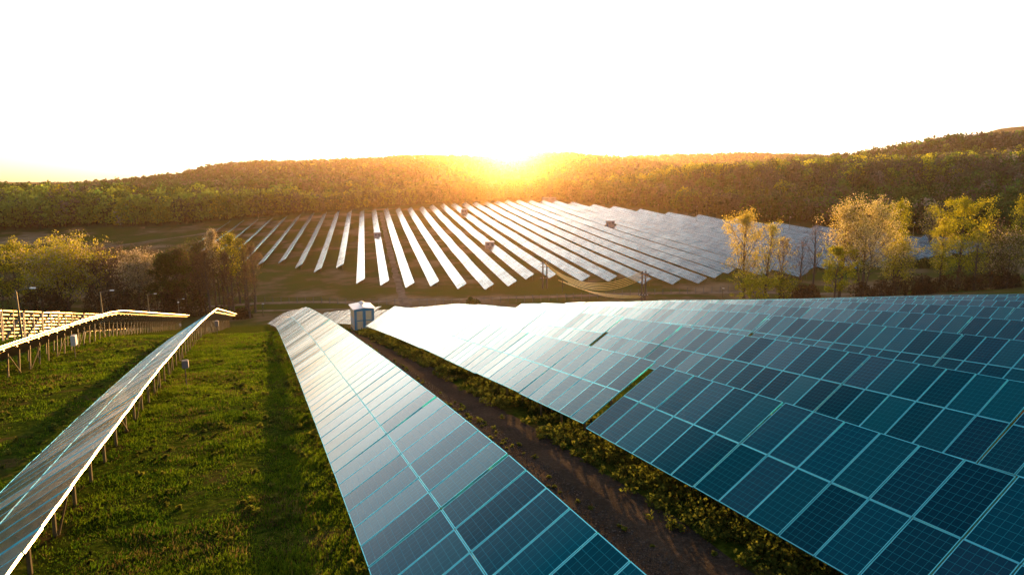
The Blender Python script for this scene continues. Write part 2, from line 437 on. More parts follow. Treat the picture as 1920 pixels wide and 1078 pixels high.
def far_table_mesh():
    m = MB()
    for tier in (0, 1):
        w0, w1 = tier*(W/2) + .01, tier*(W/2) + W/2 - .01
        p = [slope_pt(w0, 0, -TL/2+.03), slope_pt(w1, 0, -TL/2+.03), slope_pt(w1, 0, TL/2-.03), slope_pt(w0, 0, TL/2-.03)]
        m.quad(p, 0, [(0, tier), (0, tier+1), (6, tier+1), (6, tier)])
        nrm = Vector((-sT, 0, cT))*-.04
        b = [q + nrm for q in p]
        for i in range(4):
            j = (i+1) % 4; m.quad([b[i], b[j], p[j], p[i]], 1)
        m.quad(b[::-1], 2)
    return m.mesh('panel_field', [M['pvfar'], M['alu_side'], M['back']])
ME_FARTAB = far_table_mesh()

def place(o, k, s0, dz=0.0, L=TL, roll=0.0, pit=0.0):
    """stand a table on the near slope between s0 and s0+L"""
    u = U01 + k*PITCH
    p = []
    for s in (s0, s0 + L):
        X, Y = uv1(u, s); p.append(Vector((float(X), float(Y), float(low_near(np.array(u), np.array(s))) + dz + (float(np.interp(s, *BUMP[k])) if k in BUMP else 0))))
    d = (p[1] - p[0]).normalized(); ux = Vector((ca1, sa1, 0)); up = ux.cross(d).normalized()
    mid = (p[0] + p[1])/2 + ux*(W*cT/2) - up*0.72
    mt = Matrix((ux, d, up)).transposed().to_4x4(); mt.translation = mid
    if roll: mt = mt @ Matrix.Rotation(roll, 4, 'Y')
    if pit: mt = mt @ Matrix.Translation((0, 0, 1.6)) @ Matrix.Rotation(pit, 4, 'X') @ Matrix.Translation((0, 0, -1.6))
    o.matrix_world = mt
    return o

def ordinal(n):
    return f"{n}{'th' if 10 <= n % 100 <= 20 else {1: 'st', 2: 'nd', 3: 'rd'}.get(n % 10, 'th')}"
ROWNAME = {-2: 'the edge-on row by the lamp posts', -1: 'the narrow row between the two lawns', 0: 'the row left of the gravel track',
           1: 'the first row right of the gravel track', 2: 'the second row right of the gravel track', 3: 'the third row right of the gravel track',
           4: 'the fourth row right of the gravel track', 5: 'the fifth row right of the gravel track', 6: 'the sixth row right of the gravel track',
           7: 'the seventh row right of the gravel track', 8: 'the eighth row right of the gravel track'}
OFF = {-2: 11.0, -1: 10.2, 0: 10.80, 1: 11.29, 2: 14.84, 3: 16.50, 4: 20.77, 5: 23.0, 6: 21.4, 7: 24.1, 8: 22.2}
START = {-2: 24, -1: 4.5, 0: 4.5, 1: -1, 2: 5, 3: 9, 4: 13, 5: 17, 6: 20.5, 7: 24, 8: 28}
BIG = {1: [16.55], 2: [29.6], 3: [26.95, 60], 4: [41.8], 5: [44.0], 0: [], -1: [], -2: [46]}
def build_table(k, s0, near, name_label, group, dz, roll, pit=0.0):
    t = empty('solar_table'); place(t, k, s0, dz, TL, roll, pit)
    tag(t, name_label, 'solar table', group)
    if near == 'far':
        link('panel_field', ME_FARTAB, t)
    else:
        for tier in (0, 1):
            for c in range(6):
                p = link('solar_panel', ME_GLASS if near == 'close' else ME_PANEL, t)
                loc = slope_pt(tier*(W/2) + W/4, rng.normal(0, .002), (c - 2.5)*MP)
                p.matrix_local = Matrix.Translation(loc) @ PANEL_ROT @ Matrix.Rotation(rng.normal(0, .0035), 4, 'X') @ Matrix.Rotation(rng.normal(0, .003), 4, 'Y')
                if near == 'close':
                    link('panel_frame', ME_FRAME, p)
    for yy in (-TL/3, 0, TL/3):
        o = link('tall_post', ME_TALL, t); o.location = (0, yy, 0)
        o = link('short_post', ME_SHORT, t); o.location = (0, yy, 0)
        o = link('rafter', ME_RAF, t); o.location = (0, yy, 0)
    for w in (.35, 1.3, 2.05, 2.9):
        o = link('purlin', ME_PUR, t); o.matrix_local = Matrix.Translation(slope_pt(w, -.07)) @ PANEL_ROT
    if k < 0:
        link('brace', random.choice((ME_BR, ME_BR2)), t)
    return t
PITCHES = {}
BUMP = {0: ([4, 10.8, 17, 27, 36, 62], [0, .06, .01, -.09, -.10, 0]), 1: ([4, 16.6, 29, 62], [-.02, .14, -.06, 0]),
        2: ([5, 29.6, 45, 62], [-.03, .10, -.06, 0]), 3: ([8, 26.9, 42, 62], [-.03, .10, -.06, 0]), 4: ([12, 41.8, 62], [-.03, .10, 0]), 5: ([15, 44, 62], [-.03, .10, 0])}
PCH = math.atan((539 - 338.2)/1174.9)
for k in range(-2, 9):
    s = OFF[k]; n = 0
    while s - TL > START[k] - TL: s -= TL
    lim = 118 if k <= 2 else 64
    gap = 0.0; dz = 0.0
    while s < lim:
        if k == 1 and 60.5 < s + TL/2 < 67.5: s += TL*1.25; dz = 0; continue
        for bg in BIG.get(k, []):
            if abs(s - bg) < 2.0 and gap < 10: dz = .05 if dz <= 0 else -.03; s += .16
        u_ = U01 + k*PITCH; vis = False
        for ss_ in (s, s + TL):
            for du, dz_ in ((0, 0), (W*cT, W*sT)):
                X_, Y_ = uv1(u_ + du, ss_); Z_ = float(low_near(np.array(u_), np.array(ss_))) + dz_
                dp = math.cos(PCH)*float(Y_) - math.sin(PCH)*Z_
                if dp > .5:
                    qx = 960 + 1175*float(X_)/dp; qy = 539 - 1175*(math.sin(PCH)*float(Y_) + math.cos(PCH)*Z_)/dp
                    vis |= (-60 < qx < 1980) and qy < 1130
        if not vis: s += TL; continue
        n += 1
        near = 'close' if (s < 24 and k <= 3) else ('mid' if s < CREST - 1 else 'far')
        if near == 'far': lab = f"far solar table, {ordinal(n)} from viewer in {ROWNAME[k]}"
        else: lab = f"solar table, {ordinal(n)} from viewer in {ROWNAME[k]}"
        build_table(k, s + .02, near, lab, f"solar tables in {ROWNAME[k]}", dz + rng.normal(0, .012 if k > 0 else .004), rng.normal(0, .006 if k > -1 else .002) + (.045 if k == -2 else 0), PITCHES.get((k, n), rng.normal(0, .002 if k > 0 else .001)))
        s += TL

# empty racks (no panels mounted) of the leftmost row
def rack_mesh_post():
    m = MB(); m.bar((.72, 0, -.4), (.72, 0, 2.45), .10, .08); m.bar((-.62, 0, -.4), (-.62, 0, .5), .08, .06)
    m.bar((-.62, 0, .3), (.80, 0, 2.6), .08, .09); return m.mesh('rack_post', [M['fence']])
ME_RKP = rack_mesh_post()
mm = MB(); mm.box((0, 0, 0), (.03, TL - .12, .10)); ME_RKR = mm.mesh('rack_rail', [M['rail']])
n = 0
for s in np.arange(58.0, 125, TL):
    n += 1
    t = empty('mounting_rack'); place(t, -3, s, 0, TL)
    tag(t, f"open steel rack with bare rails and no panels, {ordinal(n)} from the photo's left edge", 'solar rack', 'bare racks at the left edge')
    for yy in (-TL/2 + .1, 0, TL/2 - .1):
        o = link('rack_post', ME_RKP, t); o.location = (0, yy, 0)
    tw = rng.normal(0, .06)
    for i in range(8):
        o = link('rack_rail', ME_RKR, t)
        o.matrix_local = Matrix.Translation(Vector((-.60 + 1.36*i/7, 0, .42 + 2.15*i/7))) @ Matrix.Rotation(R(-8) + tw + rng.normal(0, .015), 4, 'Y') @ Matrix.Rotation(rng.normal(0, .01) + tw*.5, 4, 'Z')

# ------------------------------------------------------------------ far field: long rows
FAR_S = {-9: (300, 406), -8: (290, 405), -7: (283, 407), -6: (276, 413), -5: (270, 417), -4: (263, 418), -3: (266, 425), -2: (252, 425), -1: (240.8, 428.5), 0: (245.4, 430.2),
         1: (214.4, 432.5), 2: (208.3, 432.5), 3: (201.9, 434), 4: (200.5, 432), 5: (193.1, 433.4), 6: (188.4, 433.7), 7: (190.3, 442), 8: (198.6, 444), 9: (197.2, 445), 10: (187.5, 446), 11: (184.3, 447),
         12: (175.9, 446), 13: (171.8, 445), 14: (170.4, 447), 15: (174.5, 446), 16: (179.6, 441), 17: (172, 436), 18: (165, 430), 19: (172, 417), 20: (170, 396), 21: (168, 380), 22: (166, 357), 23: (168, 335.5),
         24: (169.6, 315), 25: (172, 292), 26: (172, 271), 27: (172, 251), 28: (172, 231), 29: (172, 207)}
CAB = {}   # gaps in rows where an inverter station stands: row -> (s centre, half length)
def far_cab(k, s): CAB.setdefault(k, []).append((s, 4.5))
far_cab(9, 392); far_cab(8, 268); far_cab(2, 318); far_cab(17, 304)
def far_row(k):
    s0, s1 = FAR_S[k]; u = U02 + k*PITCH
    ns = int((s1 - s0) / 3.5)
    ss = np.linspace(s0, s1, ns + 1)
    X, Y = uv2(u, ss); Z = low_far(np.full_like(ss, u), ss)
    Z = Z + (vnoise(ss, ss*0 + k*31, 22, 8) - .5)*.35 + (vnoise(ss, ss*0 + k*31, 6, 9) - .5)*.08
    base = Vector((float(X[0]), float(Y[0]), float(Z[0]) - .8))
    t = empty('solar_row', base)
    P = MB(); S = MB(); segs = [P]
    ux = Vector((ca2, sa2, 0)); up = Vector((0, 0, 1))
    for i in range(ns):
        sm = (ss[i] + ss[i+1])/2
        if any(abs(sm - c) < hl for c, hl in CAB.get(k, [])):
            if P.f: P = MB(); segs.append(P)
            continue
        a = Vector((float(X[i]), float(Y[i]), float(Z[i]))) - base; b = Vector((float(X[i+1]), float(Y[i+1]), float(Z[i+1]))) - base
        off = ux*(W*cT) + up*(W*sT - cT*W*0)
        m0 = [a, a + off, b + off, b]
        um = (ss[i]-s0)/MP, (ss[i+1]-s0)/MP
        P.quad(m0, 0, [(um[0], 0), (um[0], 2), (um[1], 2), (um[1], 0)])
        nrm = Vector((-sT*ca2, -sT*sa2, cT))*-.05
        bt = [q + nrm for q in m0]
        for p_, q_ in ((0, 1), (1, 2), (2, 3), (3, 0)): P.quad([bt[p_], bt[q_], m0[q_], m0[p_]], 1)
        P.quad(bt[::-1], 2)
        for w in (.55, 2.7):
            q = a + ux*w*cT + up*(w*sT - .05); S.bar(q + up*-(w*sT + 1.3), q, .09)
    for P in segs: P.build('panel_field', [M['pvfar'], M['alu'], M['back']], t)
    S.build('posts', [M['steel']], t)['kind'] = 'stuff'
    return t
NF = len(FAR_S)
for i, k in enumerate(sorted(FAR_S)):
    t = far_row(k)
    if k < -4: lk = 'thin grey-blue solar row behind the bare trees'
    elif k < 1: lk = 'pale tilting solar row'
    elif k < 14: lk = 'bright white solar row reflecting the sky'
    else: lk = 'bluish crowded solar row'
    tag(t, f"{lk} on the far field, {ordinal(i+1)} from its left", 'solar row', 'solar rows on the far hillside field')


# ------------------------------------------------------------------ things in the near field
def ztop(py, Y):
    p = math.atan((539 - 338.2)/1174.9); q = (539 - py)/1174.9
    return Y*(q*math.cos(p) - math.sin(p))/(math.cos(p) + q*math.sin(p))
def rotz(o, u=None):
    o.rotation_euler = (0, 0, A1)
    return o
# blue transformer kiosk in the gap of the first row
def kiosk():
    x, y = -15.85, 64.8
    t = empty('transformer_kiosk', (x, y, gz(x, y) - .05)); t.rotation_euler = (0, 0, A1)
    tag(t, 'blue kiosk with beige double doors and white roof between the panel rows', 'kiosk')
    w, d, h = 2.0, 2.8, 2.3
    b = MB(); b.box((0, 0, .1), (w + .1, d + .1, .3), 2); b.box((0, 0, h/2 + .2), (w, d, h - .1), 1)
    for sx in (-1, 1): b.box((sx*(w/2 - .07), -d/2 - .02, h/2 + .25), (.16, .06, h), 0)
    b.box((0, -d/2 - .02, h + .17), (w - .32, .06, .22), 0); b.box((0, -d/2 - .02, .36), (w - .32, .06, .2), 0); b.box((0, -d/2 - .025, h/2 + .25), (.14, .05, h - .4), 0)
    b.build('body', [M['blue'], M['beige'], M['dark']], t)
    for sx in (-1, 1):
        dr = MB(); dw = (w - .5)/2; cx = sx*(dw/2 + .08)
        for q in (-1, 1): dr.box((cx + q*(dw/2 - .04), -d/2 - .03, h/2 + .25), (.07, .05, h - .42))
        dr.box((cx, -d/2 - .03, h/2 + .22), (dw - .16, .05, .09))
        do = dr.build('door', [M['blue']], t)
        for zz, hh in ((h*.73 + .17, h*.38), (h*.29 + .19, h*.33)):
            pn = MB(); pn.box((cx, -d/2 - .02, zz), (dw - .17, .035, hh)); pn.build('door_panel', [M['beige']], do)
        hd = MB(); hd.box((sx*.12, -d/2 - .08, 1.35), (.03, .05, .22)); hd.build('handle', [M['dark']], do)
    r = MB(); o = .16; e = h + .24; rg = h + .38
    X0, X1, Y0, Y1 = -w/2 - o, w/2 + o, -d/2 - o, d/2 + o
    for sgn, xa in ((-1, X0), (1, X1)):
        r.hexa([(xa, Y0, e), (0, Y0, rg), (0, Y1, rg), (xa, Y1, e), (xa, Y0, e + .07), (0, Y0, rg + .07), (0, Y1, rg + .07), (xa, Y1, e + .07)])
    r.build('roof', [M['whiteroof']], t)
    g = MB(); g.quad([(-w/2, -d/2 - .01, e - .06), (w/2, -d/2 - .01, e - .06), (w/2, -d/2 - .01, e), (0, -d/2 - .01, rg - .02), (-w/2, -d/2 - .01, e)])
    g.build('gable', [M['blue']], t)
    v = MB(); v.tube([(0, .1, rg), (0, .1, rg + .22)], .16, 10); v.tube([(0, .1, rg + .22), (0, .1, rg + .34), (0, .1, rg + .46)], [.30, .28, .08], 12)
    v.build('roof_vent', [M['white']], t)
    for k in range(3):
        lv = MB()
        for z in np.arange(.75, 1.5, .09): lv.box((-w/2 - .02, -.8 + .8*k, z), (.03, .55, .05))
        lv.build('louver', [M['white']], t)
kiosk()
# meter boxes hung on the posts
def junction(k, s, w, hgt, label, du=0.16):
    X, Y = uv1(U01 + k*PITCH + W*cT - .35 + du, s); X = float(X); Y = float(Y)
    t = empty('junction_box', (X, Y, gz(X, Y))); t.rotation_euler = (0, 0, A1); tag(t, label, 'junction box')
    mt = M['white'] if k == -2 else M['greybox']
    b = MB(); b.box((.12, 0, hgt), (.26, w, w*1.25)); b.build('casing', [mt], t)
    d = MB(); d.box((.26, 0, hgt), (.02, w*.86, w*1.1)); d.build('lid', [mt], t)
    c = MB(); c.tube([(.10, 0, hgt - w*.6), (.10, 0, -.1)], .025, 6); c.build('conduit', [M['dark']], t)
junction(-2, 48.0, .52, 1.15, 'white junction box under the glowing edge-on row')
junction(-1, 33.5, .30, 1.15, 'small grey junction box under the narrow row, halfway along its edge')
junction(-1, 61.0, .40, 1.1, 'small junction box under the narrow row at the crest')

for i, (px, Y, pt) in enumerate(((15, 43, 545), (175, 60, 548), (265, 92, 553), (322, 126, 562))):
    x = (px - 960)/1175*Y; g = gz(x, Y); hgt = ztop(pt, Y) - g
    t = empty('lamp_post', (x, Y, g))
    tag(t, ['tallest grey lamp post with long arm beside the leftmost racks', 'thin lamp post rising behind the glowing row near the white box', 'short lamp post with arm before the white blossoming tree', 'post with small camera at the end of the glowing row'][i], 'lamp post', 'lamp posts behind the glowing row')
    m = MB(); m.tube([(0, 0, -.3), (0, 0, hgt*.6), (0, 0, hgt)], [.085, .07, .055], 8); m.build('pole', [M['steel']], t)
    m = MB(); m.tube([(0, 0, hgt - .06), (.5, .1, hgt + .09), (.95, .15, hgt + .16)], [.035, .03, .025], 6); m.build('arm', [M['steel']], t)
    m = MB(); m.box((1.08, .17, hgt + .16), (.34, .16, .08)); m.build('lamp_head', [M['white']], t)
    if i == 3:
        m = MB(); m.box((.12, -.12, hgt - .5), (.2, .3, .2)); m.build('camera_housing', [M['white']], t)
        m = MB(); m.box((.1, -.12, .5), (.3, .25, .5)); m.build('cabinet', [M['white']], t)

# ------------------------------------------------------------------ valley: fence, poles, cables
def fence():
    t = empty('wire_fence', (*at(900, 174), gz(*at(900, 174)))); tag(t, 'long low wire fence on thin posts across the valley', 'fence')
    o = Vector(t.location); pts = []
    for px in np.arange(395, 1420, 15.5):
        Z = 176 + 3*math.sin(px/170) - (px - 900)*.004
        x, y = at(px, Z); pts.append(Vector((x, y, gz(x, y))) - o)
    for p in pts:
        m = MB(); m.bar(p + Vector((0, 0, -.2)), p + Vector((0, 0, 1.9)), .11); m.build('fence_post', [M['fence']], t)
    m = MB()
    for h in (.3, .8, 1.3, 1.8):
        for a, b in zip(pts[:-1], pts[1:]): m.bar(a + Vector((0, 0, h)), b + Vector((0, 0, h)), .025)
    m.build('fence_wire', [M['fence']], t)['kind'] = 'stuff'
fence()
def hframe(px0, px1, Z, top, label):
    x0, y0 = at(px0, Z); x1, y1 = at(px1, Z); g = gz((x0+x1)/2, Z); zt = ztop(top, Z)
    t = empty('power_pole', ((x0+x1)/2, Z, g)); tag(t, label, 'power pole', 'twin poles carrying the cables')
    o = Vector(t.location)
    for x in (x0, x1):
        m = MB(); m.tube([(x - o.x, 0, -.5), (x - o.x, 0, zt - g)], [.27, .20], 8); m.build('pole', [M['wood']], t)
    for dz in (-.7, -1.7, -(zt - g)*.62):
        m = MB(); m.box((0, -.22, zt - g + dz), ((x1 - x0) + 1.6, .14, .16)); cr = m.build('crossarm', [M['wood']], t)
        for q in (-.6, -.2, .2, .6):
            i = MB(); i.tube([(q*((x1-x0)+1.4)/1.3, -.22, zt - g + dz + .08), (q*((x1-x0)+1.4)/1.3, -.22, zt - g + dz + .33)], [.07, .05], 6); i.build('insulator', [M['white']], cr)
    return Vector((x0, Z, zt)), Vector((x1, Z, zt)), zt - g
a0, a1, ah = hframe(1018.5, 1026, 193, 490, 'pair of thin poles in front of the white rows at the valley edge')
b0, b1, bh = hframe(1207, 1213.5, 160, 508, 'pair of dark poles where the golden cables end')
def cable(p, q, sag, label, r=.05):
    pts = [p.lerp(q, t) - Vector((0, 0, sag*4*t*(1 - t))) for t in np.linspace(0, 1, 40)]
    o = Vector(pts[0]); m = MB(); m.tube([v - o for v in pts], r, 6)
    c = m.build('power_cable', [M['cable']]); c.location = o
    tag(c, label, 'power cable', 'cables between the two pairs of poles')
names = ['topmost golden cable between the pole pairs', 'second golden cable from the top of the upper bundle', 'middle golden cable of the upper bundle', 'fourth golden cable from the top of the upper bundle', 'lowest golden cable of the upper bundle']
for i in range(5):
    cable(Vector((a1.x + .3*i - .6, a1.y - .3, a1.z - .5 - .36*i)), Vector((b0.x - .5 + .22*i, b0.y - .25, b0.z - .35 - .36*i)), 4.5 + .10*i, names[i], .10)
names = ['upper cable of the low bundle near the fence', 'middle cable of the low bundle near the fence', 'lowest cable sagging just above the fence']
for i in range(3):
    cable(Vector((a1.x + 3.5 + i*1.5, a1.y - 2, a1.z - 5.6 - .4*i)), Vector((b0.x - .3 + .2*i, b0.y - .25, b0.z - bh*.62 - .22*i)), 1.5 + .12*i, names[i], .085)
x, y = at(1056, 186); t = empty('cable_post', (x, y, gz(x, y))); tag(t, 'short post under the cables beside the twin poles', 'post')
m = MB(); m.tube([(0, 0, -.3), (0, 0, 4.4)], .1, 6); m.build('pole', [M['wood']], t)
m = MB(); m.box((0, 0, 4.0), (.8, .1, .12)); m.build('crossarm', [M['wood']], t)

# slim masts along the far field
for px, Y, pt, lab in ((572, 425, 391, 'slim mast at the far end of the tilting pale rows'), (487, 402, 399, 'slim mast at the top of the grey-blue rows'), (1232, 352, 384, 'slim mast behind the bluish rows nearest the hill centre'),
                       (1304, 330, 387, 'slim mast behind the bluish rows left of the golden trees'), (1479, 285, 407, 'slim mast against the dark hill above the bare purple tree'), (1712, 250, 417, 'slim mast right of the golden blossom tree'),
                       (1581, 158, 531, 'slim pale mast at the foot of the golden trees'), (483, 160, 569, 'slim mast between the bare trunks and the pale row'), (1361, 165, 540, 'slim mast at the right end of the valley fence')):
    x = (px - 960)/1175*Y; g = gz(x, Y); hh = max(2.5, ztop(pt, Y) - g)
    t = empty('mast', (x, Y, g)); tag(t, lab, 'mast', 'slim masts round the fields')
    m = MB(); m.tube([(0, 0, -.3), (0, 0, hh)], [.11, .08], 6); m.build('pole', [M['steel']], t)
    m = MB(); m.box((.15, 0, hh - .1), (.5, .2, .16)); m.build('lamp_head', [M['white']], t)

def station(k, s, w, h, label, d=2.6):
    if isinstance(k, tuple): x, y = k; g = gz(x, y)
    else:
        X, Y = uv2(U02 + k*PITCH + 1.4, s); x, y = float(X), float(Y); g = gz(x, y)
    t = empty('inverter_station', (x, y, g)); t.rotation_euler = (0, 0, A2); tag(t, label, 'inverter station', 'inverter stations among the far rows')
    m = MB(); m.box((0, 0, h/2), (w, d, h)); m.build('body', [M['greybox']], t)
    m = MB(); m.box((0, 0, h + .09), (w + .3, d + .3, .18)); m.build('roof', [M['whiteroof']], t)
    for q in (-1, 1):
        m = MB(); m.box((q*w*.24, -d/2 - .02, h*.46), (w*.36, .04, h*.78)); dd = m.build('door', [M['greybox']], t)
        m = MB(); m.box((q*w*.24, -d/2 - .05, h*.68), (w*.24, .03, h*.2)); m.build('grille', [M['dark']], dd)
station(2, 318, 3.2, 3.4, 'grey inverter station on the third white row from the dirt track', 2.4)
station(8, 268, 3.6, 3.1, 'grey inverter station in a gap of the white rows above the twin poles')
station(9, 392, 3.6, 3.6, 'grey inverter station below the glowing sun')
station(17, 304, 3.8, 3.4, 'grey inverter station among the bluish crowded rows')
station((27.0, 462.0), 0, 9.5, 3.2, 'long pale building at the top edge of the far field', 4)

def house(px, Y):
    x = (px - 960)/1175*Y; t = empty('house', (x, Y, gz(x, Y))); tag(t, 'tiny white house among the trees at the foot of the hill', 'house')
    m = MB(); m.box((0, 0, 2.2), (8, 7, 4.8)); m.quad([(-4, -3.5, 4.6), (4, -3.5, 4.6), (0, -3.5, 7.3)]); m.build('wall', [M['plaster']], t)
    m = MB()
    for s in (-1, 1): m.hexa([(s*4.5, -4, 4.3), (0, -4, 7.4), (0, 4, 7.4), (s*4.5, 4, 4.3), (s*4.5, -4, 4.5), (0, -4, 7.6), (0, 4, 7.6), (s*4.5, 4, 4.5)])
    m.build('roof', [M['roof']], t)
    for q in (-2, 2):
        m = MB(); m.box((q, -3.53, 2.4), (1.2, .06, 1.4)); m.build('window', [M['dark']], t)
house(602, 545)

# ------------------------------------------------------------------ foliage
def quads(P, size, jit=.35, flat=0.0, aspect=1.0, rg=rng):
    """one small randomly turned leaf quad per point"""
    n = len(P)
    d = rg.normal(size=(n, 3)); d[:, 2] *= (1 - flat); d /= np.linalg.norm(d, axis=1)[:, None] + 1e-9
    a = np.cross(d, rg.normal(size=(n, 3))); a /= np.linalg.norm(a, axis=1)[:, None] + 1e-9
    b = np.cross(d, a)
    s = (size*(1 + jit*rg.uniform(-1, 1, n)))[:, None] if not np.isscalar(size) else size*(1 + jit*rg.uniform(-1, 1, (n, 1)))
    a = a*s*.5; b = b*s*.5*aspect
    V = np.stack([P - a - b*.4, P + b - a*.1, P + a + b*.3, P - b + a*.2], 1).reshape(-1, 3)
    return V, np.arange(4*n).reshape(-1, 4)

def grow(seed, h, wid, style, bare=.25):
    rs = random.Random(seed); tub = MB(); tips = []
    up = {'upright': 66, 'dome': 50, 'droop': 58, 'sparse': 60, 'round': 40}[style]
    r0 = h*.013 + .03
    lean = Vector((rs.uniform(-.03, .03), rs.uniform(-.03, .03), 0))
    stems = [(0, 0)] if style != 'dome' else [(0, 0), (rs.uniform(1, 2), rs.uniform(-1, 1)), (rs.uniform(-2, -1), rs.uniform(-1, 1))]
    for si, (ox, oy) in enumerate(stems):
        hs = h*(.96 if si == 0 else rs.uniform(.75, .9))
        tr = [Vector((0, 0, -.3))]
        for i in range(1, 10):
            t = i/9
            tr.append(Vector((ox*t**.7 + math.sin(t*5 + seed)*.012*h*t, oy*t**.7 + math.cos(t*4 + seed)*.012*h*t, hs*t)) + lean*h*t)
        rad = [r0*(.6 if si else 1)*(1 - .88*i/9) for i in range(10)]
        tub.tube(tr, rad, 6)
        nl = int(26 if style != 'sparse' else 20)
        for i in range(nl):
            t = bare + (1 - bare)*(i + rs.random())/nl; t = min(t, .98)
            f = t*9; j = min(8, int(f)); p = tr[j].lerp(tr[j+1], f - j)
            q = (t - bare)/(1 - bare)
            env = {'upright': math.sin(math.pi*min(1, .18 + q*.82))**.7, 'dome': (math.sin(math.pi*(.22 + .70*q)))**.6, 'droop': math.sin(math.pi*(.15 + .83*q))**.8,
                   'sparse': math.sin(math.pi*(.2 + .75*q)), 'round': math.sqrt(max(.05, 1 - (2*q - .9)**2))}[style]
            ln = wid/2*env*rs.uniform(.75, 1.1)/math.cos(R(up*.75)); az = i*2.4 + rs.uniform(-.4, .4)
            el = R(up + rs.uniform(-12, 12) + (8 if q > .7 else 0))
            lp = [p]; dv = Vector((math.cos(az)*math.cos(el), math.sin(az)*math.cos(el), math.sin(el)))
            for s in range(4):
                lp.append(lp[-1] + dv*ln/4)
                if style == 'droop' and s >= 1: dv = (dv + Vector((0, 0, -.42))).normalized()
                else: dv = (dv + Vector((rs.uniform(-.15, .15), rs.uniform(-.15, .15), .08))).normalized()
            rl = r0*.35*(1 - .6*t)
            tub.tube(lp, [rl*(1 - .8*s/4) for s in range(5)], 4, cap=False)
            for s in range(6):
                f = rs.uniform(.7, 4); j = min(3, int(f)); sp = lp[j].lerp(lp[j+1], f - j)
                sd_ = (Vector((rs.gauss(0, 1), rs.gauss(0, 1), rs.gauss(.5, .7) if style != 'droop' else rs.gauss(-.4, .5))).normalized() + dv*.6).normalized()
                sl_ = ln*rs.uniform(.18, .38)
                e = sp + sd_*sl_; mid = sp.lerp(e, .5) + Vector((0, 0, sl_*.06))
                tub.tube([sp, mid, e], [rl*.3, rl*.22, rl*.08], 3, cap=False)
                tips.append((sp, e))
                for _ in range(2):
                    e2 = mid + (sd_ + Vector((rs.gauss(0, .6), rs.gauss(0, .6), rs.gauss(.1, .5)))).normalized()*sl_*.6
                    tub.tube([mid, e2], [rl*.14, rl*.05], 3, cap=False); tips.append((mid, e2))
    return tub, tips

def leaf_cloud(tips, n, size, cols, wts, seed, zs=None, spread=.25):
    rg = np.random.default_rng(seed)
    A = np.array([a for a, b in tips]); B = np.array([b for a, b in tips])
    i = rg.integers(0, len(tips), n); t = rg.uniform(.15, 1.1, (n, 1))
    P = A[i]*(1 - t) + B[i]*t + rg.normal(0, spread, (n, 3))
    V, F = quads(P, size, .4, 0, 1.0, rg)
    cl = rg.normal(0, 1, (len(tips),))[i]*.12
    ci = rg.choice(len(cols), n, p=np.array(wts)/sum(wts))
    C = 1.15*np.array(cols)[ci]*(1 + cl[:, None] + rg.normal(0, .12, (n, 1)))
    return V, F, np.clip(C, .005, .9), P

GOLD = [(.44, .34, .045), (.36, .30, .035), (.52, .41, .12)]; YEL = [(.31, .30, .014), (.22, .23, .012), (.38, .34, .022)]; LYEL = [(.40, .36, .014), (.29, .28, .014), (.46, .38, .022)]
BLOS = [(.42, .34, .22), (.34, .26, .14), (.17, .15, .04)]; DGRN = [(.040, .060, .012), (.055, .075, .014), (.03, .04, .012)]
BROWN = [(.10, .065, .04), (.075, .05, .035), (.12, .09, .04)]; MAUVE = [(.13, .085, .075), (.10, .065, .06)]
GRN = [(.085, .10, .018), (.12, .13, .02), (.06, .08, .014)]
def tree(px, top, Z, wpx, style, cols, n, label, seed, size=.34, bare=.25, group='trees in the valley', wts=None, name='tree'):
    x = (px - 960)/1175*Z; g = gz(x, Z); h = max(4, ztop(top, Z) - g); wd = wpx/1175*Z*(1.28 if px > 1000 and style in ('upright', 'sparse') else 1.08)
    if px > 1000: n = int(n*.78)
    t = empty(name, (x, Z, g)); tag(t, label, 'tree', group)
    tub, tips = grow(seed, h, wd, style, bare)
    E = np.array([e for s_, e in tips]); fz = h/np.percentile(E[:, 2], 98.5); fx = (wd/2)/np.percentile(np.hypot(E[:, 0], E[:, 1]), 93)
    fx = min(1.25, max(.7, fx)); sc3 = Vector((fx, fx, fz))
    tub.v = [(v[0]*fx, v[1]*fx, v[2]*fz) for v in tub.v]; tips = [(a*sc3, b_*sc3) for a, b_ in tips]
    tub.build('trunk', [M['bark']], t)
    if n:
        V, F, C, P = leaf_cloud(tips, int(n*1.9), size*.72, cols, wts or [1]*len(cols), seed + 100, spread=.02*h)
        link('crown', big_mesh('crown', V, F, [M['leaf']], C), t)
L_ = 'trees in the valley at left'; R_ = 'trees in the valley at right'
tree(18, 450, 168, 120, 'round', LYEL + GRN, 6500, "broad yellow-green tree cut by the photo's left edge", 1, .42, .12, L_)
tree(62, 478, 176, 70, 'round', GRN + BROWN, 3000, 'olive tree between the yellow-green tree and the largest blossoming tree', 2, .4, .1, L_)
tree(112, 446, 166, 150, 'dome', BLOS + LYEL, 12000, 'largest blossoming tree with pale crown and yellow-green lower leaves', 3, .40, .15, L_, [1.6, 1.4, 1, 2.4, 2.4, 1.5])
tree(193, 463, 170, 85, 'dome', MAUVE + BROWN, 4200, 'bare mauve-brown tree between the two blossoming trees', 4, .3, .2, L_)
tree(248, 472, 164, 74, 'dome', BLOS, 5200, 'small white blossoming tree before the dark green one', 5, .33, .3, L_)
tree(302, 480, 163, 64, 'round', DGRN, 6500, 'dense dark green tree beside the small white blossom', 6, .42, .08, L_)
tree(338, 460, 168, 62, 'upright', BROWN + DGRN, 3000, 'brown tall tree right of the dark green tree', 7, .32, .3, L_)
tree(366, 452, 166, 55, 'upright', BROWN + GRN, 2600, 'brownish tall tree with faint green crown, left of the pale plume', 8, .3, .4, L_)
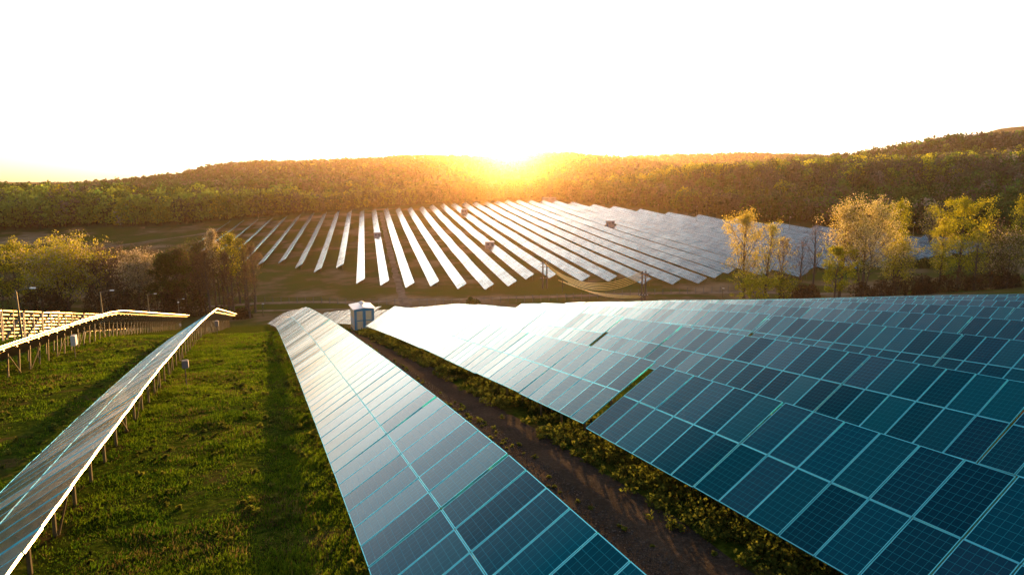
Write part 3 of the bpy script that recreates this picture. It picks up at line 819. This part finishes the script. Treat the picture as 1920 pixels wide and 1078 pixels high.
tree(395, 433, 172, 32, 'upright', BLOS, 2400, 'tall slim tree with pale golden plume above bare trunks', 9, .3, .42, L_)
tree(427, 437, 168, 50, 'upright', LYEL + GRN, 2600, 'slim bare-trunked tree with yellow-green top', 10, .3, .38, L_)
tree(452, 452, 170, 42, 'sparse', BROWN + GRN, 1900, 'slender brownish tree just left of the last trunk', 11, .28, .3, L_)
tree(469, 462, 166, 36, 'sparse', BROWN, 1500, 'rightmost slender tree of the left grove', 12, .26, .32, L_)
tree(410, 462, 174, 40, 'sparse', BROWN + GRN, 1900, 'thin dark trunk between the pale plume and the yellow-green top', 13, .28, .3, L_)
tree(383, 470, 160, 40, 'sparse', BROWN, 1500, 'thin dark leaning trunk in front of the pale plume', 14, .28, .25, L_)
tree(1402, 397, 160, 74, 'upright', GOLD, 5200, 'golden upright tree at the left end of the right grove', 21, .33, .2, R_)
tree(1441, 418, 160, 50, 'upright', GOLD + YEL, 2200, 'slim gold tree just right of the leftmost golden tree', 22, .3, .2, R_)
tree(1470, 447, 158, 42, 'sparse', GOLD + BROWN, 1100, 'small sparse tree beside the slim gold tree', 23, .3, .25, R_)
tree(1506, 452, 160, 40, 'sparse', MAUVE, 420, 'small bare mauve tree in front of the blue rows', 24, .25, .25, R_)
tree(1533, 421, 158, 46, 'sparse', MAUVE, 300, 'bare dark purple tree with upswept branches before the blue rows', 25, .25, .3, R_)
tree(1583, 386, 162, 58, 'upright', GOLD + BLOS, 3400, 'tall narrow golden tree left of the great pale-gold crown', 26, .33, .3, R_)
tree(1626, 376, 158, 118, 'dome', [(.56, .46, .22), (.46, .38, .15), (.34, .30, .05)], 11000, 'great pale-gold blossoming tree with round crown and forked trunk', 27, .33, .3, R_)
tree(1686, 381, 172, 44, 'upright', YEL, 3000, 'narrow yellow tree right behind the great pale-gold crown', 28, .36, .2, R_)
tree(1575, 462, 156, 74, 'round', YEL, 4200, 'low yellow-green tree under the narrow golden tree', 29, .36, .1, R_)
tree(1690, 440, 160, 62, 'dome', GOLD + YEL, 4200, 'orange-gold tree right of the great pale-gold crown', 30, .34, .15, R_)
tree(1806, 374, 160, 100, 'droop', YEL, 8000, 'tall drooping yellow-green birch', 31, .33, .22, R_)
tree(1772, 412, 166, 46, 'droop', GOLD + YEL, 3400, 'golden drooping tree just left of the birch', 32, .33, .2, R_)
tree(1838, 432, 154, 60, 'sparse', YEL + GOLD, 1500, 'sparse yellow tree with dark fork right of the birch', 33, .3, .2, R_)
tree(1868, 415, 164, 58, 'dome', MAUVE + BROWN, 1700, 'bare brown tree between the birch and the white blossom', 34, .28, .2, R_)
tree(1900, 432, 152, 74, 'dome', BLOS + GRN, 4200, 'white blossoming tree low at the right edge', 35, .34, .15, R_)
tree(1916, 372, 175, 52, 'droop', YEL + GRN, 3200, 'yellow-green tree rising behind the white blossom at the right edge', 36, .36, .2, R_)
tree(1745, 380, 235, 44, 'dome', BLOS + GOLD, 1500, 'small pale blossoming tree high behind the birch', 37, .4, .2, R_)
tree(1420, 512, 156, 90, 'round', YEL, 3200, 'low yellow-green thicket tree at the foot of the leftmost golden tree', 38, .36, .05, R_)
tree(1478, 515, 157, 60, 'round', YEL + GRN, 1900, 'low leafy tree at the foot of the small sparse tree', 39, .36, .05, R_)

for i, (px, top, Z, wpx, st, cols, n, lb) in enumerate((
    (-10, 470, 188, 90, 'round', BROWN + GRN, 3200, "olive-brown tree behind the yellow-green tree at the photo's left edge"), (85, 470, 190, 90, 'round', GRN + BROWN, 3000, 'olive tree behind the largest blossoming tree, to its left'),
    (155, 468, 190, 80, 'dome', BROWN + GRN, 3000, 'brown-green tree behind the largest blossoming tree, to its right'), (225, 470, 188, 80, 'dome', MAUVE + BROWN, 2800, 'mauve tree behind the small white blossom, to its left'),
    (272, 466, 192, 80, 'dome', BROWN, 2800, 'brown tree peeping between white blossom and dark green tree'), (325, 470, 186, 70, 'round', BROWN + DGRN, 3000, 'dark olive tree behind the dark green tree'),
    (352, 468, 182, 60, 'dome', BROWN + DGRN, 2600, 'dark brown tree behind the two brown tall trees'),
    (374, 478, 166, 46, 'upright', BROWN, 2200, 'brown tree just left of the thin leaning trunk'), (402, 486, 180, 46, 'sparse', BROWN + GRN, 1500, 'short brown tree behind the pale plume'),
    (420, 476, 160, 40, 'sparse', BROWN, 1300, 'thin brown tree in front of the yellow-green top'), (441, 468, 178, 40, 'sparse', BROWN + GRN, 1500, 'thin olive tree behind the yellow-green top'),
    (458, 500, 158, 34, 'sparse', BROWN, 700, 'shortest thin tree near the right end of the left grove'))):
    tree(px, top, Z, wpx, st, cols, n, lb, 80 + i, .4, .08, L_)

def bush(px, Z, wpx, hpx, cols, n, label, seed, group, size=.34):
    x = (px - 960)/1175*Z; g = gz(x, Z); rg = np.random.default_rng(seed); wd = wpx/1175*Z; h = hpx/1175*Z
    t = empty('bush', (x, Z, g)); tag(t, label, 'bush', group)
    k = max(3, int(wd/2.2)); cs = np.stack([rg.uniform(-.5, .5, k)*wd, rg.uniform(-1.5, 1.5, k), np.zeros(k)], 1); hh = h*rg.uniform(.6, 1.05, k)
    i = rg.integers(0, k, n); d = rg.normal(size=(n, 3)); d /= np.linalg.norm(d, axis=1)[:, None]; d[:, 2] = np.abs(d[:, 2])
    rr = rg.uniform(.45, 1, (n, 1))**.5
    P = cs[i] + d*rr*np.stack([np.full(n, max(1.2, wd/k*1.1)), np.full(n, 1.6), hh[i]], 1)
    V, F = quads(P, size, .4, 0, 1, rg)
    C = np.array(cols)[rg.integers(0, len(cols), n)]*(1 + rg.normal(0, .2, (n, 1)))
    link('foliage', big_mesh('foliage', V, F, [M['leaf']], np.clip(C, .004, .9)), t)
    for c in cs:
        for q in range(3):
            m = MB(); m.tube([(c[0] + .06*q, c[1], -.2), (c[0] + rg.normal(0, .5), c[1] + rg.normal(0, .4), h*rg.uniform(.5, .95))], [.05, .015], 4)
            m.build('stem', [M['bark']], t)
bl = 'dark bushes in the valley at left'; br = 'brown thicket below the right grove'
DBR = [(.040, .028, .018), (.03, .03, .012), (.05, .035, .02)]
for i, (px, wv, hv, lb) in enumerate(((25, 130, 84, "dark bush at the photo's left edge below the yellow-green tree"), (120, 130, 76, 'dark bush under the largest blossoming tree'), (205, 110, 80, 'dark bush under the bare mauve-brown tree'),
                                (278, 100, 74, 'dark bush between white blossom and dark green tree'), (348, 90, 70, 'dark bush at the foot of the brown tall trees'), (415, 70, 26, 'low dark bush among the slim bare trunks'))):
    bush(px, 161 - i % 2*3, wv, hv, DBR, 2600, lb, 50 + i, bl)
for i, (px, wv, hv, lb) in enumerate(((1545, 60, 30, 'low brown bush below the bare purple tree'), (1640, 110, 44, 'brown thicket below the great pale-gold crown'), (1720, 90, 42, 'brown thicket below the orange-gold tree'),
                                (1775, 90, 46, 'dark brown thicket below the birch'), (1850, 90, 50, 'dark brown thicket below the sparse yellow tree'), (1910, 80, 48, 'dark brown thicket below the white blossom at right'))):
    bush(px, 153 + i % 2*3, wv, hv, [(.07, .045, .028), (.05, .04, .02), (.09, .06, .03)], 2400, lb, 60 + i, br)
bush(885, 172, 26, 18, GRN, 900, 'small green bush alone by the valley fence', 70, None)
bush(1728, 200, 50, 26, DGRN, 1200, 'green bush at the lower corner of the blue rows', 71, None)

# the woods on the hills: one mass
def woods():
    rg = np.random.default_rng(11); az = []; rr = []
    def add(n, a0, a1, d0, d1, p=1.0):
        a = rg.uniform(a0, a1, n); e = forest_edge(a); r = e*d0 + 4 + (d1 - e*d0)*rg.uniform(0, 1, n)**p
        az.append(a); rr.append(r)
    add(5200, -46, 46, 1.0, 640, 1.0); add(7000, -46, 46, 1.3, 1000, .9); add(9500, -44, 44, 1.9, 1500, .75)
    a = rg.uniform(3, 29, 5500); az.append(a); rr.append(rg.uniform(1600, 2250, 5500))
    # first line of trees at the edge of the wood
    a = rg.uniform(-46, 46, 900); az.append(a); rr.append(forest_edge(a) + rg.uniform(2, 16, 900))
    az = np.concatenate(az); r = np.concatenate(rr)
    x = r*np.sin(np.radians(az)); y = r*np.cos(np.radians(az)); z = ground_z(x, y)
    n = len(x)
    kind_n = vnoise(x, y, 120, 21)*.6 + vnoise(x, y, 45, 22)*.4 + rg.normal(0, .16, n)
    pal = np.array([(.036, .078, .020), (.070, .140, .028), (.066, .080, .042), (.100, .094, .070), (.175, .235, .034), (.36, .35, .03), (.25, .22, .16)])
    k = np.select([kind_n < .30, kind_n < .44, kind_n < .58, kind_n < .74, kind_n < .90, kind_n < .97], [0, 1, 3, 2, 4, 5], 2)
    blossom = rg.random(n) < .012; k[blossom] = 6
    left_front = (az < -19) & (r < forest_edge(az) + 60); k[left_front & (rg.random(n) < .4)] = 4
    ridge_sun_tint = (np.abs(r - 522) < 26) & ((az > 5) | (az < -18)); k[ridge_sun_tint & (rg.random(n) < .55)] = 5; k[ridge_sun_tint & (rg.random(n) < .35)] = 4  # crest crowns yellowed: sunlight on the tree tops painted into their colour
    h = (6.5 + 8*rg.beta(1.6, 1.8, n) + 3*(vnoise(x, y, 70, 25) - .5))*np.where(left_front, 1.35, 1)*np.where(r > 1000, .85, 1); wd = h*rg.uniform(.26, .42, n)*np.where(r > 1550, 1.7, 1)
    q = np.where(r < 560, 150, np.where(r < 800, 85, np.where(r < 1100, 50, np.where(r < 1550, 32, 24))))
    idx = np.repeat(np.arange(n), q); m = len(idx)
    d = rg.normal(size=(m, 3)); d /= np.linalg.norm(d, axis=1)[:, None]; s = rg.uniform(.35, 1.0, (m, 1))**.45
    P = np.stack([x[idx] + d[:, 0]*s[:, 0]*wd[idx], y[idx] + d[:, 1]*s[:, 0]*wd[idx], z[idx] + h[idx]*.56 + d[:, 2]*s[:, 0]*h[idx]*.46], 1)
    size = np.where(r < 560, .85, np.where(r < 800, 1.25, np.where(r < 1100, 1.8, np.where(r < 1550, 2.4, 3.2))))*h/11
    V, F = quads(P, size[idx], .45, 0, 1, rg)
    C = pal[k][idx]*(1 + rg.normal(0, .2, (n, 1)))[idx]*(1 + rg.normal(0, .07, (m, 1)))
    # thin trunks
    tn_ = r < 620; xt, yt, zt, ht = x[tn_], y[tn_], z[tn_], h[tn_]
    tw = .16; V2 = np.stack([np.stack([xt + a*tw, yt + b*tw, zt - .5 + c*ht*.8], 1) for c in (0, 1) for a, b in ((1, 0), (-.5, .87), (-.5, -.87))], 1).reshape(-1, 3)
    b0 = np.arange(len(xt))*6
    F2 = np.concatenate([np.stack([b0 + i, b0 + (i+1) % 3, b0 + 3 + (i+1) % 3, b0 + 3 + i], 1) for i in range(3)])
    Vv = np.concatenate([V, V2]); Ff = np.concatenate([F, F2 + len(V)])
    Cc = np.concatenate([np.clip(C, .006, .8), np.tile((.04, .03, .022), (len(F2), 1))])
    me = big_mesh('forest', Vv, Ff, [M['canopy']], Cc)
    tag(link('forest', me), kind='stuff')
woods()

# ------------------------------------------------------------------ grass, weeds, stones
def blades(x, y, h, w, cols, nb, seed, name, spread=.09):
    rg = np.random.default_rng(seed); n = len(x); z = ground_z(x, y)
    i = np.repeat(np.arange(n), nb); m = len(i)
    bx = x[i] + rg.normal(0, spread, m); by = y[i] + rg.normal(0, spread, m); bz = z[i] - .02
    a = rg.uniform(0, 2*np.pi, m); ln = h[i]*rg.uniform(.5, 1.15, m); lean = rg.uniform(.1, .75, m)*ln
    dx, dy = np.cos(a), np.sin(a); px_, py_ = -dy*w[i]/2, dx*w[i]/2
    V = np.stack([np.stack([bx - px_, by - py_, bz], 1), np.stack([bx + px_, by + py_, bz], 1),
                  np.stack([bx + px_*.6 + dx*lean*.45, by + py_*.6 + dy*lean*.45, bz + ln*.6], 1),
                  np.stack([bx + dx*lean, by + dy*lean, bz + ln*.95], 1)], 1).reshape(-1, 3)
    C = cols[i]*(1 + rg.normal(0, .2, (m, 1)))
    return V, np.arange(4*m).reshape(-1, 4), np.clip(C, .004, .8)
def meadow():
    rg = np.random.default_rng(5); U = []; S = []
    def add(n, u0, u1, s0, s1, p=1.6):
        U.append(rg.uniform(u0, u1, n)); S.append(s0 + (s1 - s0)*rg.uniform(0, 1, n)**p)
    add(52000, -4.2, 2.4, 7.5, 62, 1.6); add(20000, -14.5, -4.2, 12, 66, 1.3); add(12000, -30, -12, 28, 75, 1.2); add(3000, 2, 5, 8, 62); add(2500, 11, 18, 4, 60)
    u = np.concatenate(U); s = np.concatenate(S); x, y = uv1(u, s)
    p = vnoise(x, y, 1.6, 31)*.55 + vnoise(x, y, .55, 32)*.45; keep = rg.random(len(x)) < np.clip((p - .24)*3.2, .14, 1)
    x, y, p, s = x[keep], y[keep], p[keep], s[keep]
    h = (.04 + .13*np.clip(p - .25, 0, 1)**1.3*2)*rg.uniform(.6, 1.3, len(x)); w = .010 + .0011*s
    g = np.clip(vnoise(x, y, 3.5, 33)*.6 + rg.normal(.2, .2, len(x)), 0, 1)[:, None]
    cols = np.array((.018, .058, .003))*(1 - g) + np.array((.110, .165, .008))*g
    dry = rg.random(len(x)) < .04 + .30*sstep(.55, .8, vnoise(x, y, 2.2, 35)); cols[dry] = np.array((.10, .082, .026))*rg.uniform(.6, 1.3, (dry.sum(), 1))
    V, F, C = blades(x, y, h, w, cols, 7, 6, 'grass', .10)
    tag(link('grass', big_mesh('grass', V, F, [M['grass']], C)), kind='stuff')
meadow()
def weeds():
    rg = np.random.default_rng(8)
    def mk(n, u0, u1, s0, s1, hh, name, p=1.4, um=.5):
        t = rg.uniform(0, 1, n)**um; u = u0 + (u1 - u0)*t; s = s0 + (s1 - s0)*rg.uniform(0, 1, n)**p
        x, y = uv1(u, s); k = vnoise(x, y, 1.3, 41)*.6 + vnoise(x, y, .5, 42)*.4
        kp = rg.random(n) < np.clip((k - .33)*3.5, .03, 1); x, y, k, s, t = x[kp], y[kp], k[kp], s[kp], t[kp]; n = len(x)
        h = hh*(.4 + k)*rg.uniform(.5, 1.25, n)*(.35 + .65*t); z = ground_z(x, y)
        q = 26; i = np.repeat(np.arange(n), q); m = len(i)
        d = rg.normal(0, 1, (m, 3)); d[:, 2] = rg.uniform(0, 1, m)
        P = np.stack([x[i] + d[:, 0]*h[i]*.30, y[i] + d[:, 1]*h[i]*.30, z[i] + d[:, 2]*h[i]], 1)
        V, F = quads(P, (.045 + .0012*s)[i], .5, .2, 1.3, rg)
        g = np.clip(rg.normal(.45, .3, n), 0, 1)[:, None]; cols = np.array((.045, .065, .012))*(1 - g) + np.array((.13, .14, .02))*g
        C = cols[i]*(1 + rg.normal(0, .2, (m, 1)))
        tag(link(name, big_mesh(name, V, F, [M['grass']], np.clip(C, .004, .8))), kind='stuff')
    mk(8000, 8.3, 11.2, 4, 60, .50, 'weeds'); mk(1500, 5.2, 3.6, 6, 62, .26, 'weeds'); mk(900, 5.0, 7.6, 6, 60, .10, 'weeds', 1.2, 1); mk(700, -4.0, 1.8, 8, 60, .17, 'weeds', 1.3, 1); mk(350, -13.5, -6, 14, 60, .18, 'weeds', 1.2, 1)
weeds()
def stones():
    rg = np.random.default_rng(9); n = 14000; u = rg.uniform(4.9, 7.6, n); s = 5 + 45*rg.uniform(0, 1, n)**1.6
    x, y = uv1(u, s); z = ground_z(x, y) + .035; r = rg.uniform(.012, .04, n)*(1 + s*.015)
    tet = np.array([(1, 0, -.3), (-.5, .87, -.3), (-.5, -.87, -.3), (0, .1, .75)])
    a = rg.uniform(0, 6.28, n); ca, sa = np.cos(a)[:, None], np.sin(a)[:, None]
    T = np.stack([ca*tet[None, :, 0] - sa*tet[None, :, 1], sa*tet[None, :, 0] + ca*tet[None, :, 1], np.tile(tet[:, 2], (n, 1))], -1)*r[:, None, None]
    V = (T + np.stack([x, y, z], 1)[:, None, :]).reshape(-1, 3); b = np.arange(n)*4
    F = np.concatenate([np.stack([b + i, b + j, b + k], 1) for i, j, k in ((0, 1, 3), (1, 2, 3), (2, 0, 3))])
    C = np.tile(np.array((.14, .12, .10)), (len(F), 1))*(1 + rg.normal(0, .3, (len(F), 1)))
    tag(link('gravel', big_mesh('gravel', V, F, [M['grass']], np.clip(C, .02, .6))), kind='stuff')
stones()

# ------------------------------------------------------------------ the evening air
def haze():
    m, N, L = mat('haze_air'); out = nd(N, 'ShaderNodeOutputMaterial'); v = nd(N, 'ShaderNodeVolumePrincipled')
    v.inputs['Color'].default_value = (1, .88, .70, 1); v.inputs['Density'].default_value = .17e-4; v.inputs['Anisotropy'].default_value = .962
    v2 = nd(N, 'ShaderNodeVolumePrincipled')     # second, orange lobe added to widen the sun's glow
    v2.inputs['Color'].default_value = (1, .62, .32, 1); v2.inputs['Density'].default_value = .46e-4; v2.inputs['Anisotropy'].default_value = .72
    ad = nd(N, 'ShaderNodeAddShader'); L.new(v.outputs[0], ad.inputs[0]); L.new(v2.outputs[0], ad.inputs[1]); L.new(ad.outputs[0], out.inputs['Volume'])
    b = MB(); b.box((0, 0, 85), (9000, 9000, 430)); o = b.build('haze', [m]); tag(o, kind='stuff')
haze()
# ------------------------------------------------------------------ camera, sun, sky
cam = bpy.data.cameras.new('camera'); cam.lens = 36*1174.9/1920; cam.sensor_width = 36; cam.sensor_fit = 'HORIZONTAL'
cam.clip_start = .1; cam.clip_end = 12000
co = bpy.data.objects.new('camera', cam); COL.objects.link(co)
co.location = (0, 0, 0); co.rotation_euler = (R(90) - math.atan((539 - 338.2)/1174.9), 0, 0)
scene.camera = co
SUN_EL, SUN_AZ = R(3.8), R(-.2)          # azimuth from +Y, clockwise
sd = Vector((math.sin(SUN_AZ)*math.cos(SUN_EL), math.cos(SUN_AZ)*math.cos(SUN_EL), math.sin(SUN_EL)))
sl = bpy.data.lights.new('sun', 'SUN'); sl.energy = 5.0; sl.angle = R(.6); sl.color = (1, .52, .15)
so = bpy.data.objects.new('sun', sl); COL.objects.link(so)
so.rotation_euler = (-sd).to_track_quat('-Z', 'Y').to_euler(); so.location = (0, 0, 60)
w = bpy.data.worlds.new('World'); scene.world = w; w.use_nodes = True
N, L = w.node_tree.nodes, w.node_tree.links; N.clear()
sky = N.new('ShaderNodeTexSky'); sky.sky_type = 'NISHITA'; sky.sun_disc = False
sky.sun_elevation = SUN_EL; sky.sun_rotation = SUN_AZ; sky.altitude = 200; sky.air_density = .6; sky.dust_density = 3.0; sky.ozone_density = 1.5
bg = N.new('ShaderNodeBackground'); bg.inputs[1].default_value = .13
wo = N.new('ShaderNodeOutputWorld'); hs = N.new('ShaderNodeHueSaturation'); hs.inputs['Saturation'].default_value = .68; L.new(sky.outputs[0], hs.inputs['Color']); L.new(hs.outputs[0], bg.inputs[0]); L.new(bg.outputs[0], wo.inputs[0])
scene.view_settings.view_transform = 'Standard'; scene.view_settings.look = 'None'; scene.view_settings.gamma = 1
scene.view_settings.exposure = 2.2
cy = scene.cycles
cy.use_denoising = True
cy.max_bounces = 6; cy.diffuse_bounces = 3; cy.glossy_bounces = 3; cy.transmission_bounces = 3; cy.volume_bounces = 0; cy.transparent_max_bounces = 8
cy.sample_clamp_indirect = 6
